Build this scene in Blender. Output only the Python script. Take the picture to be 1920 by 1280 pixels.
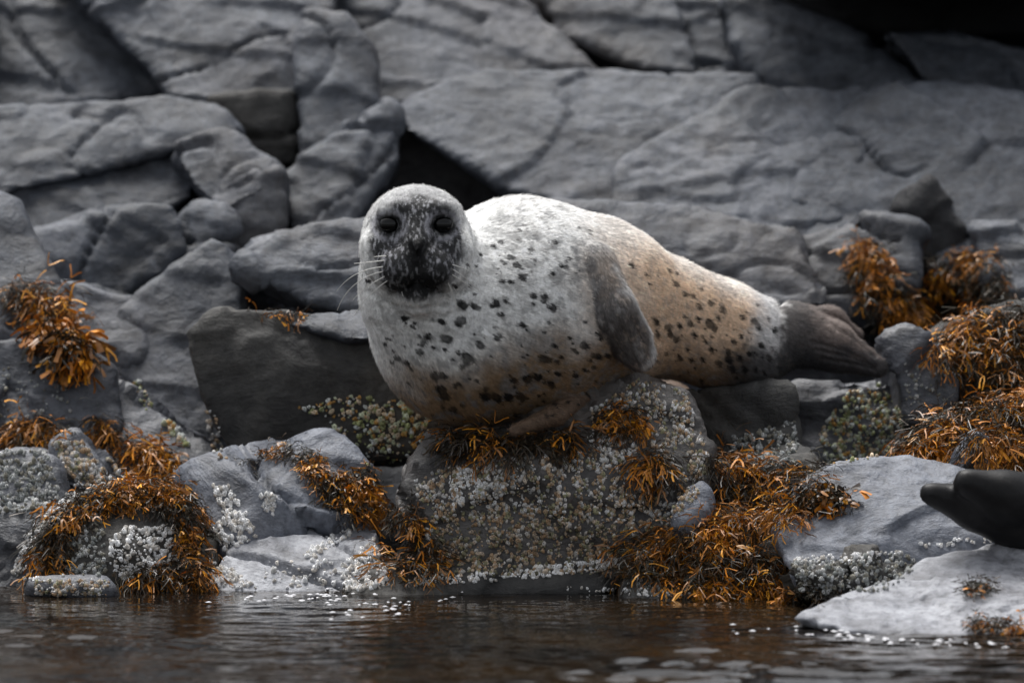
import bpy, bmesh, math, random
import numpy as np
from mathutils import Vector
from mathutils.bvhtree import BVHTree

for o in list(bpy.data.objects): bpy.data.objects.remove(o)
scene = bpy.context.scene
COL = scene.collection

# ------------------------------------------------------------ camera, light
CAM = np.array([0.0, -15.0, 1.6]); PITCH = 0.0666; FPX = 12000.0
cd = bpy.data.cameras.new('camera'); cam = bpy.data.objects.new('camera', cd); COL.objects.link(cam)
cam.location = CAM; cam.rotation_euler = (math.pi/2-PITCH, 0, 0)
cd.sensor_width = 36; cd.lens = 36*FPX/1920; cd.clip_start = 0.1; cd.clip_end = 500
cd.dof.use_dof = True; cd.dof.focus_distance = 15.15; cd.dof.aperture_fstop = 2.3
scene.camera = cam

SUN_EL, SUN_ROT = math.radians(68), math.radians(-30)     # high, a little behind the seal
w = bpy.data.worlds.new('World'); scene.world = w; w.use_nodes = True
nt = w.node_tree; bg = nt.nodes['Background']
sky = nt.nodes.new('ShaderNodeTexSky'); sky.sky_type = 'NISHITA'; sky.sun_disc = False
sky.sun_elevation = SUN_EL; sky.sun_rotation = SUN_ROT; sky.dust_density = 4.0; sky.ozone_density = 0.6
hs = nt.nodes.new('ShaderNodeHueSaturation'); hs.inputs['Saturation'].default_value = 0.22   # overcast grey
nt.links.new(sky.outputs[0], hs.inputs['Color']); nt.links.new(hs.outputs[0], bg.inputs[0])
bg.inputs[1].default_value = 0.075
sl = bpy.data.lights.new('sun', 'SUN'); sl.energy = 1.3; sl.angle = math.radians(35); sl.color = (1, .985, .96)
so = bpy.data.objects.new('sun', sl); COL.objects.link(so); so.location = (-3, 4, 12)
sd = Vector((math.sin(SUN_ROT)*math.cos(SUN_EL), math.cos(SUN_ROT)*math.cos(SUN_EL), math.sin(SUN_EL)))
so.rotation_euler = sd.to_track_quat('Z', 'Y').to_euler()
vs = scene.view_settings; vs.view_transform = 'Standard'; vs.look = 'None'; vs.gamma = 1; vs.exposure = 1.38
vs.use_curve_mapping = False

# ------------------------------------------------------------ helpers
F_ = np.array([0, math.cos(PITCH), -math.sin(PITCH)]); U_ = np.array([0, math.sin(PITCH), math.cos(PITCH)])
def W(px, py, Y):
    """photo pixel -> world point on the depth plane y = Y"""
    d = F_ + np.array([1., 0, 0])*(px-960)/FPX - U_*(py-640)/FPX
    return CAM + d*((Y-CAM[1])/d[1])
def ray(px, py):
    d = F_ + np.array([1., 0, 0])*(px-960)/FPX - U_*(py-640)/FPX
    return d/np.linalg.norm(d)
def proj(P):
    q = P-CAM; z = q@F_
    return 960+FPX*q[:, 0]/z, 640-FPX*(q@U_)/z
def S(Y): return (Y+15)/FPX           # metres per photo pixel at depth Y

def hash3(ix, iy, iz, s):
    h = (ix.astype(np.int64)*73856093) ^ (iy.astype(np.int64)*19349663) ^ (iz.astype(np.int64)*83492791) ^ (s*2654435761)
    h = (h ^ (h >> 13))*1274126177 & 0x7fffffff
    h = (h ^ (h >> 15))*2246822519 & 0x7fffffff
    return h ^ (h >> 11)
G_ = np.array([[1,1,0],[-1,1,0],[1,-1,0],[-1,-1,0],[1,0,1],[-1,0,1],[1,0,-1],[-1,0,-1],[0,1,1],[0,-1,1],[0,1,-1],[0,-1,-1]], float)
def perlin(P, s=0):
    i = np.floor(P).astype(np.int64); f = P-i; u = f*f*f*(f*(f*6-15)+10)
    def g(a, b, c):
        h = hash3(i[:,0]+a, i[:,1]+b, i[:,2]+c, s) % 12
        return (G_[h]*(f-np.array([a, b, c]))).sum(1)
    def L(a, b, t): return a+(b-a)*t
    x = [[L(g(0,b,c), g(1,b,c), u[:,0]) for c in (0,1)] for b in (0,1)]
    return L(L(x[0][0], x[1][0], u[:,1]), L(x[0][1], x[1][1], u[:,1]), u[:,2])
def fbm(P, n=4, s=0):
    r = 0; a = 1.0
    for k in range(n):
        r = r+a*perlin(P*2**k+17.3*k, s+k); a *= .5
    return r
def sstep(a, b, x):
    t = np.clip((x-a)/(b-a), 0, 1); return t*t*(3-2*t)

def link(name, me, mat=None, parent=None, loc=None):
    o = bpy.data.objects.new(name, me); COL.objects.link(o)
    if mat is not None: me.materials.append(mat)
    if parent is not None: o.parent = parent
    return o
def tag(o, label=None, cat=None, group=None, kind=None):
    if label: o['label'] = label
    if cat: o['category'] = cat
    if group: o['group'] = group
    if kind: o['kind'] = kind
    return o
def mesh_np(name, V, faces, col=None, smooth=True):
    """faces: (n,k) array. V local"""
    me = bpy.data.meshes.new(name)
    F = np.asarray(faces, np.int32); n, k = F.shape
    me.vertices.add(len(V)); me.vertices.foreach_set('co', np.asarray(V, np.float32).ravel())
    me.loops.add(n*k); me.loops.foreach_set('vertex_index', F.ravel())
    me.polygons.add(n); me.polygons.foreach_set('loop_start', np.arange(n, dtype=np.int32)*k)
    try: me.polygons.foreach_set('loop_total', np.full(n, k, np.int32))
    except Exception: pass
    me.polygons.foreach_set('use_smooth', np.full(n, smooth))
    me.update(calc_edges=True)
    if col is not None:
        a = me.color_attributes.new('Col', 'FLOAT_COLOR', 'POINT')
        c = np.ones((len(V), 4), np.float32); c[:, :3] = col
        a.data.foreach_set('color', c.ravel())
    me.validate()
    return me

# ------------------------------------------------------------ materials
def nodes(name):
    m = bpy.data.materials.new(name); m.use_nodes = True
    return m, m.node_tree, m.node_tree.nodes['Principled BSDF']
def N(t, typ, **kw):
    n = t.nodes.new(typ)
    for k, v in kw.items():
        if k in n.inputs: n.inputs[k].default_value = v
        else: setattr(n, k, v)
    return n
def ramp(t, src, stops):
    r = t.nodes.new('ShaderNodeValToRGB'); e = r.color_ramp.elements
    while len(e) < len(stops): e.new(.5)
    for q, (p, c) in zip(e, stops): q.position = p; q.color = (*c, 1)
    t.links.new(src, r.inputs[0]); return r
def mix(t, fac, a, b, mode='MIX'):
    m = t.nodes.new('ShaderNodeMix'); m.data_type = 'RGBA'; m.blend_type = mode
    for sock, v in ((m.inputs[0], fac), (m.inputs[6], a), (m.inputs[7], b)):
        if hasattr(v, 'is_output'): t.links.new(v, sock)
        elif isinstance(v, tuple): sock.default_value = (*v, 1)
        else: sock.default_value = v
    return m.outputs[2]
def rock_mat(name, lo, mid, hi, stain=(.11,.085,.06), stain_amt=.35, rough=.7, bump=.55):
    m, t, b = nodes(name)
    geo = t.nodes.new('ShaderNodeNewGeometry'); pos = geo.outputs['Position']
    n1 = N(t, 'ShaderNodeTexNoise', Scale=2.3, Detail=8, Roughness=.62, Distortion=.6); t.links.new(pos, n1.inputs['Vector'])
    mp = N(t, 'ShaderNodeMapping'); mp.inputs['Rotation'].default_value = (.2, .35, .1); mp.inputs['Scale'].default_value = (1.5, 2, 3.6)
    t.links.new(pos, mp.inputs['Vector'])
    n2 = N(t, 'ShaderNodeTexNoise', Scale=2.0, Detail=7, Roughness=.65, Distortion=.8); t.links.new(mp.outputs[0], n2.inputs['Vector'])
    n3 = N(t, 'ShaderNodeTexNoise', Scale=38, Detail=6, Roughness=.7); t.links.new(pos, n3.inputs['Vector'])
    n4 = N(t, 'ShaderNodeTexNoise', Scale=1.1, Detail=5, Roughness=.6); t.links.new(pos, n4.inputs['Vector'])
    base = ramp(t, n1.outputs[0], [(.32, lo), (.5, mid), (.7, hi)]).outputs[0]
    st = ramp(t, n2.outputs[0], [(.33, (.42,.42,.43)), (.5, (1,1,1)), (.68, (1.35,1.34,1.31))]).outputs[0]
    c = mix(t, 1.0, base, st, 'MULTIPLY')
    sp = ramp(t, n3.outputs[0], [(.3, (.45,.45,.46)), (.5, (1,1,1)), (.72, (1.5,1.5,1.48))]).outputs[0]
    c = mix(t, 1.0, c, sp, 'MULTIPLY')
    sm = t.nodes.new('ShaderNodeMapRange'); sm.inputs[1].default_value = .5; sm.inputs[2].default_value = .7
    sm.inputs[3].default_value = 0; sm.inputs[4].default_value = stain_amt; t.links.new(n4.outputs[0], sm.inputs[0])
    c = mix(t, sm.outputs[0], c, stain)
    n5 = N(t, 'ShaderNodeTexNoise', Scale=7, Detail=9, Roughness=.75, Distortion=1.2); t.links.new(pos, n5.inputs['Vector'])
    fl = N(t, 'ShaderNodeMapRange'); fl.inputs[1].default_value = .60; fl.inputs[2].default_value = .72; fl.inputs[4].default_value = .5
    t.links.new(n5.outputs[0], fl.inputs[0]); c = mix(t, fl.outputs[0], c, tuple(min(1.7*q, .5) for q in hi))
    dk = N(t, 'ShaderNodeMapRange'); dk.inputs[1].default_value = .42; dk.inputs[2].default_value = .33; dk.inputs[4].default_value = .6
    t.links.new(n5.outputs[0], dk.inputs[0]); c = mix(t, dk.outputs[0], c, tuple(.5*q for q in lo))
    t.links.new(c, b.inputs['Base Color'])
    rr = N(t, 'ShaderNodeMapRange'); rr.inputs[3].default_value = rough-.15; rr.inputs[4].default_value = rough+.15
    t.links.new(n1.outputs[0], rr.inputs[0]); t.links.new(rr.outputs[0], b.inputs['Roughness'])
    bp = N(t, 'ShaderNodeBump', Strength=bump, Distance=.012); t.links.new(n3.outputs[0], bp.inputs['Height'])
    bp2 = N(t, 'ShaderNodeBump', Strength=bump, Distance=.03); t.links.new(n2.outputs[0], bp2.inputs['Height'])
    t.links.new(bp.outputs[0], bp2.inputs['Normal']); t.links.new(bp2.outputs[0], b.inputs['Normal'])
    return m
MAT = {
 'grey': rock_mat('grey_rock', (.026,.031,.041), (.056,.063,.078), (.108,.116,.137), rough=.58),
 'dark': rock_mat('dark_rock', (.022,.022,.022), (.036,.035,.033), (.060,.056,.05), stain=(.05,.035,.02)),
 'black': rock_mat('recess_shade_rock', (.008,.008,.009), (.016,.016,.018), (.03,.03,.033), stain=(.02,.016,.012)),  # near-black stand-in for the shade of the recesses
 'blue': rock_mat('blue_grey_rock', (.055,.063,.082), (.10,.112,.14), (.165,.178,.21), stain_amt=.15, rough=.5),
 'pale': rock_mat('pale_rock', (.15,.157,.177), (.235,.243,.27), (.33,.34,.37), stain_amt=.15, rough=.5),
 'rust': rock_mat('rusty_wet_rock', (.04,.038,.038), (.075,.068,.064), (.13,.115,.105), stain=(.15,.085,.045), stain_amt=.8, rough=.42),
 'wet': rock_mat('wet_rock', (.04,.044,.053), (.07,.075,.09), (.12,.126,.145), stain=(.07,.05,.03), rough=.42),
}
def attr_mat(name, rough=.6, noise=.3, nscale=60, bump=.2, bdist=.003, sheen=0, spec=.5, stretch=None, trans=0):
    m, t, b = nodes(name)
    a = t.nodes.new('ShaderNodeVertexColor'); a.layer_name = 'Col'
    geo = t.nodes.new('ShaderNodeNewGeometry'); src = geo.outputs['Position']
    if stretch:
        mp = N(t, 'ShaderNodeMapping'); mp.inputs['Scale'].default_value = stretch; t.links.new(src, mp.inputs[0]); src = mp.outputs[0]
    n = N(t, 'ShaderNodeTexNoise', Scale=nscale, Detail=5, Roughness=.65); t.links.new(src, n.inputs['Vector'])
    r = ramp(t, n.outputs[0], [(.3, (1-noise,)*3), (.7, (1+noise,)*3)])
    c = mix(t, 1.0, a.outputs[0], r.outputs[0], 'MULTIPLY'); t.links.new(c, b.inputs['Base Color'])
    b.inputs['Roughness'].default_value = rough; b.inputs['Specular IOR Level'].default_value = spec
    if sheen: b.inputs['Sheen Weight'].default_value = sheen; b.inputs['Sheen Roughness'].default_value = .4
    if bump:
        bp = N(t, 'ShaderNodeBump', Strength=bump, Distance=bdist); t.links.new(n.outputs[0], bp.inputs['Height']); t.links.new(bp.outputs[0], b.inputs['Normal'])
    return m
M_SEAL = attr_mat('seal_fur', .55, .22, 130, .35, .004, sheen=0, spec=.13, stretch=(1.0, 1.0, .45))
M_BARN = attr_mat('barnacle_shell', .65, .35, 160, .3, .003)
M_WEED = attr_mat('rockweed', .42, .3, 80, .2, .003)
def flat_mat(name, col, rough=.5, spec=.5):
    m, t, b = nodes(name)
    n = N(t, 'ShaderNodeTexNoise', Scale=30, Detail=4)
    r = ramp(t, n.outputs[0], [(.3, tuple(.8*c for c in col)), (.7, tuple(1.2*c for c in col))])
    t.links.new(r.outputs[0], b.inputs['Base Color']); b.inputs['Roughness'].default_value = rough
    b.inputs['Specular IOR Level'].default_value = spec; return m
M_EYE = flat_mat('eye_black', (.003,.003,.003), .10, .3)
M_WHISK = flat_mat('whisker', (.75,.74,.7), .4)

# ------------------------------------------------------------ rocks
ROCKS = []          # (object, world verts, quads)
def finish_rock(name, me, V, mat, parent, **tags):
    base = np.array([V[:,0].mean(), V[:,1].mean(), V[:,2].min()])
    me.vertices.foreach_set('co', (V-base).astype(np.float32).ravel()); me.update()
    me.polygons.foreach_set('use_smooth', np.ones(len(me.polygons), bool))
    o = link(name, me, mat, parent); o.location = base
    tag(o, **tags); return o
rseed = [0]
def rock(name, poly, Y0, slope=.8, T=.5, mat='grey', vox=.014, amp=1.0, bulge=.015, smooth=1, chips=3, drop=.08, crack=1.0, facet=1.0, parent=None, extra=(), **tags):
    rseed[0] += 1; sd_ = rseed[0]
    ymax = max(p[1] for p in poly); P = []
    for p in poly:
        Yv = Y0+slope*(ymax-p[1])*.00135+(p[2] if len(p) > 2 else 0)
        P.append(W(p[0], p[1], Yv))
    P = np.array(P); c = P.mean(0)
    if parent is not None: P = c+(P-c)*np.array([1.09, 1, 1.11])
    pts = list(P)+[c+np.array([0, -bulge, 0])]
    for p in P: pts.append(c+(p-c)*.92+np.array([0, T, -drop]))
    for e in extra: pts.append(W(*e))
    bm = bmesh.new()
    for p in pts: bm.verts.new(p)
    r = bmesh.ops.convex_hull(bm, input=bm.verts)
    junk = list({g for g in r['geom_interior']+r['geom_unused'] if isinstance(g, bmesh.types.BMVert) and g.is_valid})
    if junk: bmesh.ops.delete(bm, geom=junk, context='VERTS')
    rg = random.Random(sd_*7+1); ext = max((max(p[i] for p in pts)-min(p[i] for p in pts)) for i in (0, 2))
    for _ in range(chips):                                     # chisel flat facets off the corners
        nv = Vector((rg.gauss(0, 1), rg.gauss(-.9, .5), rg.gauss(.5, .8))).normalized()
        hm = max(q.co.dot(nv) for q in bm.verts)
        bmesh.ops.bisect_plane(bm, geom=bm.verts[:]+bm.edges[:]+bm.faces[:], plane_co=nv*(hm-ext*rg.uniform(.01, .045)), plane_no=nv, clear_outer=True)
        co = [q.co.copy() for q in bm.verts]; bm.clear()
        for q in co: bm.verts.new(q)
        r = bmesh.ops.convex_hull(bm, input=bm.verts)
        junk = list({g for g in r['geom_interior']+r['geom_unused'] if isinstance(g, bmesh.types.BMVert) and g.is_valid})
        if junk: bmesh.ops.delete(bm, geom=junk, context='VERTS')
    me0 = bpy.data.meshes.new('t'); bm.to_mesh(me0); bm.free()
    ob = bpy.data.objects.new('t', me0); COL.objects.link(ob)
    md = ob.modifiers.new('r', 'REMESH'); md.mode = 'VOXEL'; md.voxel_size = vox
    ms = ob.modifiers.new('s', 'SMOOTH'); ms.factor = .5; ms.iterations = smooth
    me = bpy.data.meshes.new_from_object(ob.evaluated_get(bpy.context.evaluated_depsgraph_get()))
    bpy.data.objects.remove(ob); bpy.data.meshes.remove(me0)
    n = len(me.vertices); V = np.empty(n*3, np.float32); me.vertices.foreach_get('co', V); V = V.reshape(-1, 3).astype(float)
    NR = np.empty(n*3, np.float32); me.vertices.foreach_get('normal', NR); NR = NR.reshape(-1, 3)
    q = V+sd_*3.7
    warp = np.stack([perlin(q*3, 5), perlin(q*3, 6), perlin(q*3, 7)], 1)*.12
    d = .016*fbm(q*2.0, 2, 1)
    g = (q+warp*.5)*np.array([2.6, 2.6, 3.6]); gi = np.floor(g).astype(np.int64); bd = np.full(len(q), 9.); bt = np.zeros(len(q))   # fracture facets
    for a_ in (-1, 0, 1):
        for b_ in (-1, 0, 1):
            for c_ in (-1, 0, 1):
                ci = gi+np.array([a_, b_, c_]); J = np.stack([hash3(ci[:,0], ci[:,1], ci[:,2], k) % 1000/1000. for k in (1, 2, 3)], 1)
                D = np.stack([hash3(ci[:,0], ci[:,1], ci[:,2], k) % 1000/500.-1 for k in (4, 5, 6)], 1)
                o_ = g-(ci+J); dist = (o_*o_).sum(1); tl = (o_*D).sum(1)*.038+D[:, 0]*.012; m_ = dist < bd
                bd = np.where(m_, dist, bd); bt = np.where(m_, tl, bt)
    d += np.clip(bt, -.04, .04)*facet
    st = q@np.array([.25, .35, .9])*6+.8*perlin(q*1.7, 11); fr = st-np.floor(st)        # bedding ledges
    d += .016*(sstep(.0, .08, fr)-fr)*sstep(-.2, .3, perlin(q*1.3, 15))
    d += .016*(.3-np.abs(perlin((q+warp)*5, 17)))+.007*(.3-np.abs(perlin((q+warp)*12, 18)))+.006*fbm(q*22, 3, 3)
    cr = np.abs(perlin((q+warp)*1.6*np.array([1, 1, 1.8]), 9))
    d -= crack*.035*np.exp(-(cr/.012)**2)*sstep(-.25, .1, perlin(q*.9, 19))
    cr2 = np.abs(perlin((q+warp)*3.6, 13)); d -= crack*.008*np.exp(-(cr2/.022)**2)*sstep(-.1, .2, perlin(q*1.4, 20))
    if parent is not None: amp = .8+.35*(amp-1)
    V = V+NR*(d*amp)[:, None]
    nf = len(me.polygons); Q = np.empty(nf*4, np.int32)
    assert len(me.loops) == nf*4
    me.loops.foreach_get('vertex_index', Q)
    o = finish_rock(name, me, V, MAT[mat], parent, **tags)
    ROCKS.append((o, V, Q.reshape(-1, 4))); return o

# the bank: one sheet from the sea bed up the rocky shore
def bank():
    xs = np.unique(np.concatenate([np.linspace(-40, -3, 60), np.linspace(-3, 3, 200), np.linspace(3, 40, 60)]))
    ys = np.unique(np.concatenate([np.linspace(-80, -2, 40), np.linspace(-2, 5, 170), np.linspace(5, 30, 50)]))
    X, Yg = np.meshgrid(xs, ys); 
    Z = np.interp(Yg, [-80, -8, 0, .7, 1.3, 2.0, 2.8, 3.6, 4.2, 5.0, 6.5, 12, 30], [-4, -1.5, -.55, -.15, .2, .58, .98, 1.15, 1.7, 2.0, 2.2, 2.7, 3.5])
    P = np.stack([X.ravel(), Yg.ravel(), Z.ravel()], 1)
    P[:, 2] += 1.9*sstep(3.7, 5.2, P[:,1])*(1-np.exp(-((P[:,0]-.75)/.75)**4))      # unseen cliff raised to darken the water, gully cut for sky reflection
    blk = np.floor(perlin(P*np.array([.9, .9, .9]), 21)*6)/6
    amp = sstep(.5, 2.5, P[:,1])
    P[:, 2] += amp*(.3*blk*sstep(3, 4, P[:,1])+.12*fbm(P*1.3, 5, 22)); P[:, 1] += amp*.15*fbm(P*2, 4, 25)
    nx, ny = len(xs), len(ys); i = np.arange(nx*ny).reshape(ny, nx)
    F = np.stack([i[:-1,:-1], i[:-1,1:], i[1:,1:], i[1:,:-1]], -1).reshape(-1, 4)
    me = mesh_np('rocky_shore', P, F); o = link('rocky_shore', me, MAT['grey']); tag(o, kind='structure'); return o
shore = bank()

B = dict(parent=shore, facet=.55, chips=1, crack=1.3)
# far slabs of the rock face (parts of the shore)
rock('slab', [(-120,-60),(90,-40),(215,60),(306,140),(300,168),(180,172),(0,212),(-120,215)], 2.45, .9, **B)
rock('slab', [(120,-60),(330,-60),(640,-60),(600,40),(552,110),(540,190),(400,200),(325,168),(318,140),(225,50)], 2.3, 1.0, **B)
rock('slab', [(395,185),(545,175),(552,300),(470,300),(410,240)], 2.28, .1, mat='dark', **B)
rock('slab', [(575,30),(640,45),(690,105),(700,190),(640,300),(575,290),(560,120)], 2.15, .7, T=.6, **B)
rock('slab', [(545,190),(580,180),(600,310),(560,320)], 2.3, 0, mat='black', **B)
rock('slab', [(-120,212),(120,200),(310,188),(390,200),(440,245),(345,258),(170,318),(-120,385)], 1.85, 1.1, **B)
rock('slab', [(-120,395),(120,340),(335,268),(370,300),(340,370),(240,425),(-120,500)], 1.75, 1.1, **B)
rock('slab', [(332,262),(420,240),(470,285),(525,312),(500,345),(415,395),(370,350),(335,305)], 1.72, .9, amp=1.4, **B)
rock('slab', [(375,395),(430,345),(520,320),(530,420),(470,470),(390,470)], 1.75, .3, amp=1.3, **B)
rock('slab', [(-120,480),(60,440),(215,385),(310,395),(335,470),(290,510),(200,560),(-120,545)], 1.55, .45, **B)
rock('slab', [(325,420),(375,385),(440,400),(430,480),(350,500)], 1.62, .6, **B)
rock('slab', [(525,330),(715,200),(745,215),(735,300),(650,430),(560,440)], 1.95, .7, **B)
rock('slab', [(610,-60),(900,-40),(1045,75),(1100,140),(930,150),(740,195),(695,185),(655,95)], 2.55, 1.1, **B)
rock('slab', [(735,212),(830,170),(930,142),(1140,140),(1390,150),(1420,200),(1330,280),(1290,370),(1100,385),(965,345),(870,262)], 1.95, 1.15, T=.7, **B)
rock('slab', [(735,230),(860,265),(980,365),(1000,420),(900,470),(720,450)], 2.3, .05, mat='black', **B)  # shade of the undercut behind the head, put in as black rock
rock('slab', [(1180,300),(1400,180),(1600,175),(1650,260),(1560,420),(1420,480),(1250,470),(1160,400)], 1.75, 1.1, T=.7, amp=1.3, **B)
rock('slab', [(1540,260),(1650,180),(1770,168),(1890,195),(1990,240),(1990,520),(1800,450),(1700,430),(1560,480),(1500,400)], 1.7, 1.0, T=.7, amp=1.4, **B)
rock('slab', [(1050,385),(1300,395),(1480,440),(1540,560),(1400,590),(1180,520)], 1.35, .8, amp=1.7, **B)
rock('slab', [(1480,450),(1620,420),(1710,440),(1700,560),(1560,600),(1470,590)], 1.45, .7, amp=1.6, **B)
rock('slab', [(1820,420),(1990,440),(1990,640),(1900,600),(1850,520)], 1.4, .7, amp=1.6, **B)
rock('slab', [(1690,380),(1745,345),(1800,430),(1850,560),(1760,620),(1690,560)], 1.75, .1, mat='black', **B)  # shaded notch filled with near-black rock
rock('slab', [(985,-60),(1230,-60),(1290,90),(1300,135),(1180,115),(1050,60)], 2.75, 1.0, **B)
rock('slab', [(1240,-60),(1370,-20),(1420,160),(1310,150)], 2.8, .9, amp=1.6, **B)
rock('slab', [(1375,5),(1450,10),(1560,50),(1650,100),(1705,165),(1440,165),(1390,80)], 2.5, 1.0, **B)
rock('slab', [(1672,62),(1800,60),(1900,85),(1990,110),(1990,190),(1880,185),(1760,168),(1715,110)], 2.4, .8, **B)
rock('slab', [(1420,-200),(2100,-200),(2100,70),(1900,60),(1600,40),(1500,-5)], 3.3, .1, T=.8, mat='black', **B)  # back of the top recess, its shade put into the colour
rock('slab', [(1400,-170),(2200,-170),(2200,-60),(1500,-60)], 2.2, .0, T=1.6, mat='black', **B)  # unseen overhang above the view, put in to shade the recess
# unseen continuation of the rock face to either side
for k in range(16):
    random.seed(50+k); s_ = -1 if k % 2 else 1; j = k//2
    cx = 960+s_*(1300+330*(j % 4)); cy = 150+450*(j//4)+random.uniform(-60, 60); r1 = random.uniform(220, 320)
    rock('slab', [(cx+r1*1.3*math.cos(a)*random.uniform(.8,1.1), cy+r1*.85*math.sin(a)*random.uniform(.8,1.1)) for a in np.linspace(0, 5.6, 8)], 2.0-1.2*(j//4), .9, vox=.03, **B)
rock('slab', [(1970,1060),(2300,1040),(2800,1050),(2800,1250),(2400,1260),(1980,1230)], -.75, 1.2, T=1.2, vox=.03, mat='wet', **B)
# rocks in the middle distance
rock('slab', [(190,640),(290,540),(395,465),(445,500),(370,620),(360,720),(430,860),(330,870),(240,780)], 1.05, .6, **B)
rock('slab', [(-100,545),(120,540),(240,560),(260,650),(200,720),(60,690),(-100,660)], 1.15, .7, amp=1.5, **B)
rock('slab', [(-100,650),(110,640),(200,690),(215,800),(100,850),(-100,850)], .85, .4, mat='wet', amp=1.5, **B)
rock('slab', [(170,720),(250,740),(330,830),(440,870),(420,930),(260,930),(150,830)], .75, .8, mat='wet', **B)
rock('slab', [(430,490),(470,450),(560,440),(560,520),(450,540)], 1.4, .5, **B)

M3 = rock('boulder', [(440,500),(520,440),(600,425),(740,415),(760,560),(700,590),(560,560)], 1.05, .7, T=.4, label="smooth light grey boulder behind the spotted seal's head", cat='rock')
M2 = rock('boulder', [(345,625),(400,578),(530,572),(640,590),(780,610),(860,760),(820,860),(560,850),(440,860),(375,740)], .72, .12, T=.5, mat='dark', bulge=.06, smooth=5, chips=5, crack=.5, amp=.7, facet=.35, label="smooth dark brown boulder behind the spotted seal's chest", cat='rock')
rock('slab', [(520,598),(600,585),(720,592),(760,640),(640,632),(560,615)], .68, 1.5, T=.3, **B)
LB = rock('boulder', [(-80,850),(60,835),(110,870),(120,960),(60,990),(-80,980)], .42, .5, mat='wet', amp=1.3, label='low dark rock thickly crusted with dull grey barnacles', cat='rock')
LC = rock('boulder', [(85,830),(140,800),(190,850),(260,930),(230,970),(140,930),(100,890)], .5, .6, mat='wet', label='small rock with pale barnacles beside the dull barnacle-crusted rock', cat='rock')
LD = rock('boulder', [(-80,960),(60,950),(130,960),(90,1040),(60,1115),(-80,1115)], .2, .6, mat='wet', label='rounded wet rock at the waterline beside the seaweed arch', cat='rock')
F1 = rock('boulder', [(60,1010),(130,930),(250,900),(350,915),(395,1010),(400,1140),(300,1150),(60,1140)], .12, .35, mat='dark', T=.45, bulge=.1, smooth=5, chips=5, amp=1.2, label='dark rock under an arch of orange seaweed at the waterline', cat='rock')
F2 = rock('boulder', [(325,885),(440,845),(540,812),(610,795),(650,815),(705,890),(690,960),(600,990),(420,1040),(380,1000),(350,920)], .28, .7, T=.45, mat='blue', bulge=.07, label='peaked grey rock with brown seaweed draped over its ridge', cat='rock')
F3 = rock('boulder', [(385,1090),(440,1020),(520,970),(600,955),(700,975),(720,1060),(690,1125),(560,1150),(390,1145)], .05, 1.3, T=.4, mat='pale', vox=.011, bulge=.03, facet=.35, label='pale smooth slab at the waterline dotted with white barnacles', cat='rock')
F4 = rock('boulder', [(755,880),(800,820),(860,800),(1000,800),(1110,745),(1200,700),(1290,730),(1335,840),(1320,940),(1260,1030),(1230,1110),(1000,1130),(800,1130),(765,1000)], .10, .35, T=.75, mat='rust', vox=.012, bulge=.07, amp=1.3, label='big barnacle-covered rock that the spotted seal lies on', cat='rock')
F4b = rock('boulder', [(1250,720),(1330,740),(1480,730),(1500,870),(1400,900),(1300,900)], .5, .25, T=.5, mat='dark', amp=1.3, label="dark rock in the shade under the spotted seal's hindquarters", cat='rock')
F5 = rock('boulder', [(1440,770),(1500,712),(1600,706),(1675,715),(1700,840),(1640,880),(1500,890)], .86, .3, T=.4, mat='wet', label="upright rock crusted with barnacles under the spotted seal's hind flippers", cat='rock')
F6 = rock('boulder', [(1655,620),(1700,600),(1770,640),(1800,730),(1760,800),(1690,790)], .7, .3, T=.4, mat='wet', label="small dark upright block beside the spotted seal's flipper tips", cat='rock')
F7 = rock('boulder', [(1720,640),(1800,600),(1990,560),(1990,740),(1850,770),(1760,720)], .75, .7, T=.5, mat='dark', label='dark rock under the higher of two brown seaweed mounds', cat='rock')
F7b = rock('boulder', [(1680,850),(1740,770),(1860,740),(1990,720),(1990,930),(1850,900),(1700,880)], .25, .8, T=.5, mat='dark', label='dark rock under the lower orange-brown seaweed mound', cat='rock')
F7c = rock('boulder', [(1785,840),(1820,812),(1850,820),(1850,870),(1800,880)], .1, .5, T=.2, mat='blue', label='small grey stone poking out of the lower seaweed mound', cat='rock')
F8 = rock('boulder', [(1450,990),(1500,910),(1580,870),(1700,858),(1850,885),(1990,920),(1990,1030),(1800,1050),(1640,1070),(1490,1100)], -.25, 1.0, T=.5, mat='blue', vox=.011, bulge=.05, smooth=5, chips=4, amp=.8, facet=.3, label='large smooth blue-grey boulder below the black flippers', cat='rock')
F8b = rock('boulder', [(1470,1060),(1600,1040),(1740,1040),(1720,1090),(1600,1130),(1480,1125)], -.3, .5, T=.35, mat='dark', amp=1.3, label='dark barnacled rock tucked beneath the blue-grey boulder', cat='rock')
F9a = rock('boulder', [(1650,1110),(1730,1050),(1830,1025),(1990,1015),(1990,1110),(1800,1125)], -.55, 1.5, T=.4, mat='pale', vox=.011, bulge=.02, amp=.7, facet=.35, label='upper pale flat slab lying against the blue-grey boulder', cat='rock')
F9b = rock('boulder', [(1490,1158),(1590,1110),(1680,1085),(1800,1120),(1990,1090),(1990,1220),(1750,1205),(1600,1190)], -.86, 1.8, T=.4, mat='pale', vox=.011, bulge=.02, amp=.7, facet=.35, label='lower pale flat slab sloping into the dark water', cat='rock')
F10 = rock('boulder', [(1150,1090),(1200,1010),(1300,970),(1420,960),(1480,1010),(1490,1130),(1330,1160),(1160,1150)], -.1, .8, T=.5, mat='dark', amp=1.3, label='low dark rock smothered in orange seaweed at the waterline', cat='rock')
F11 = rock('boulder', [(1320,900),(1400,860),(1520,860),(1560,920),(1470,1000),(1330,1000)], .15, .8, T=.45, mat='dark', amp=1.2, label='dark weedy rock between the seal rock and the blue-grey boulder', cat='rock')
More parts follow.
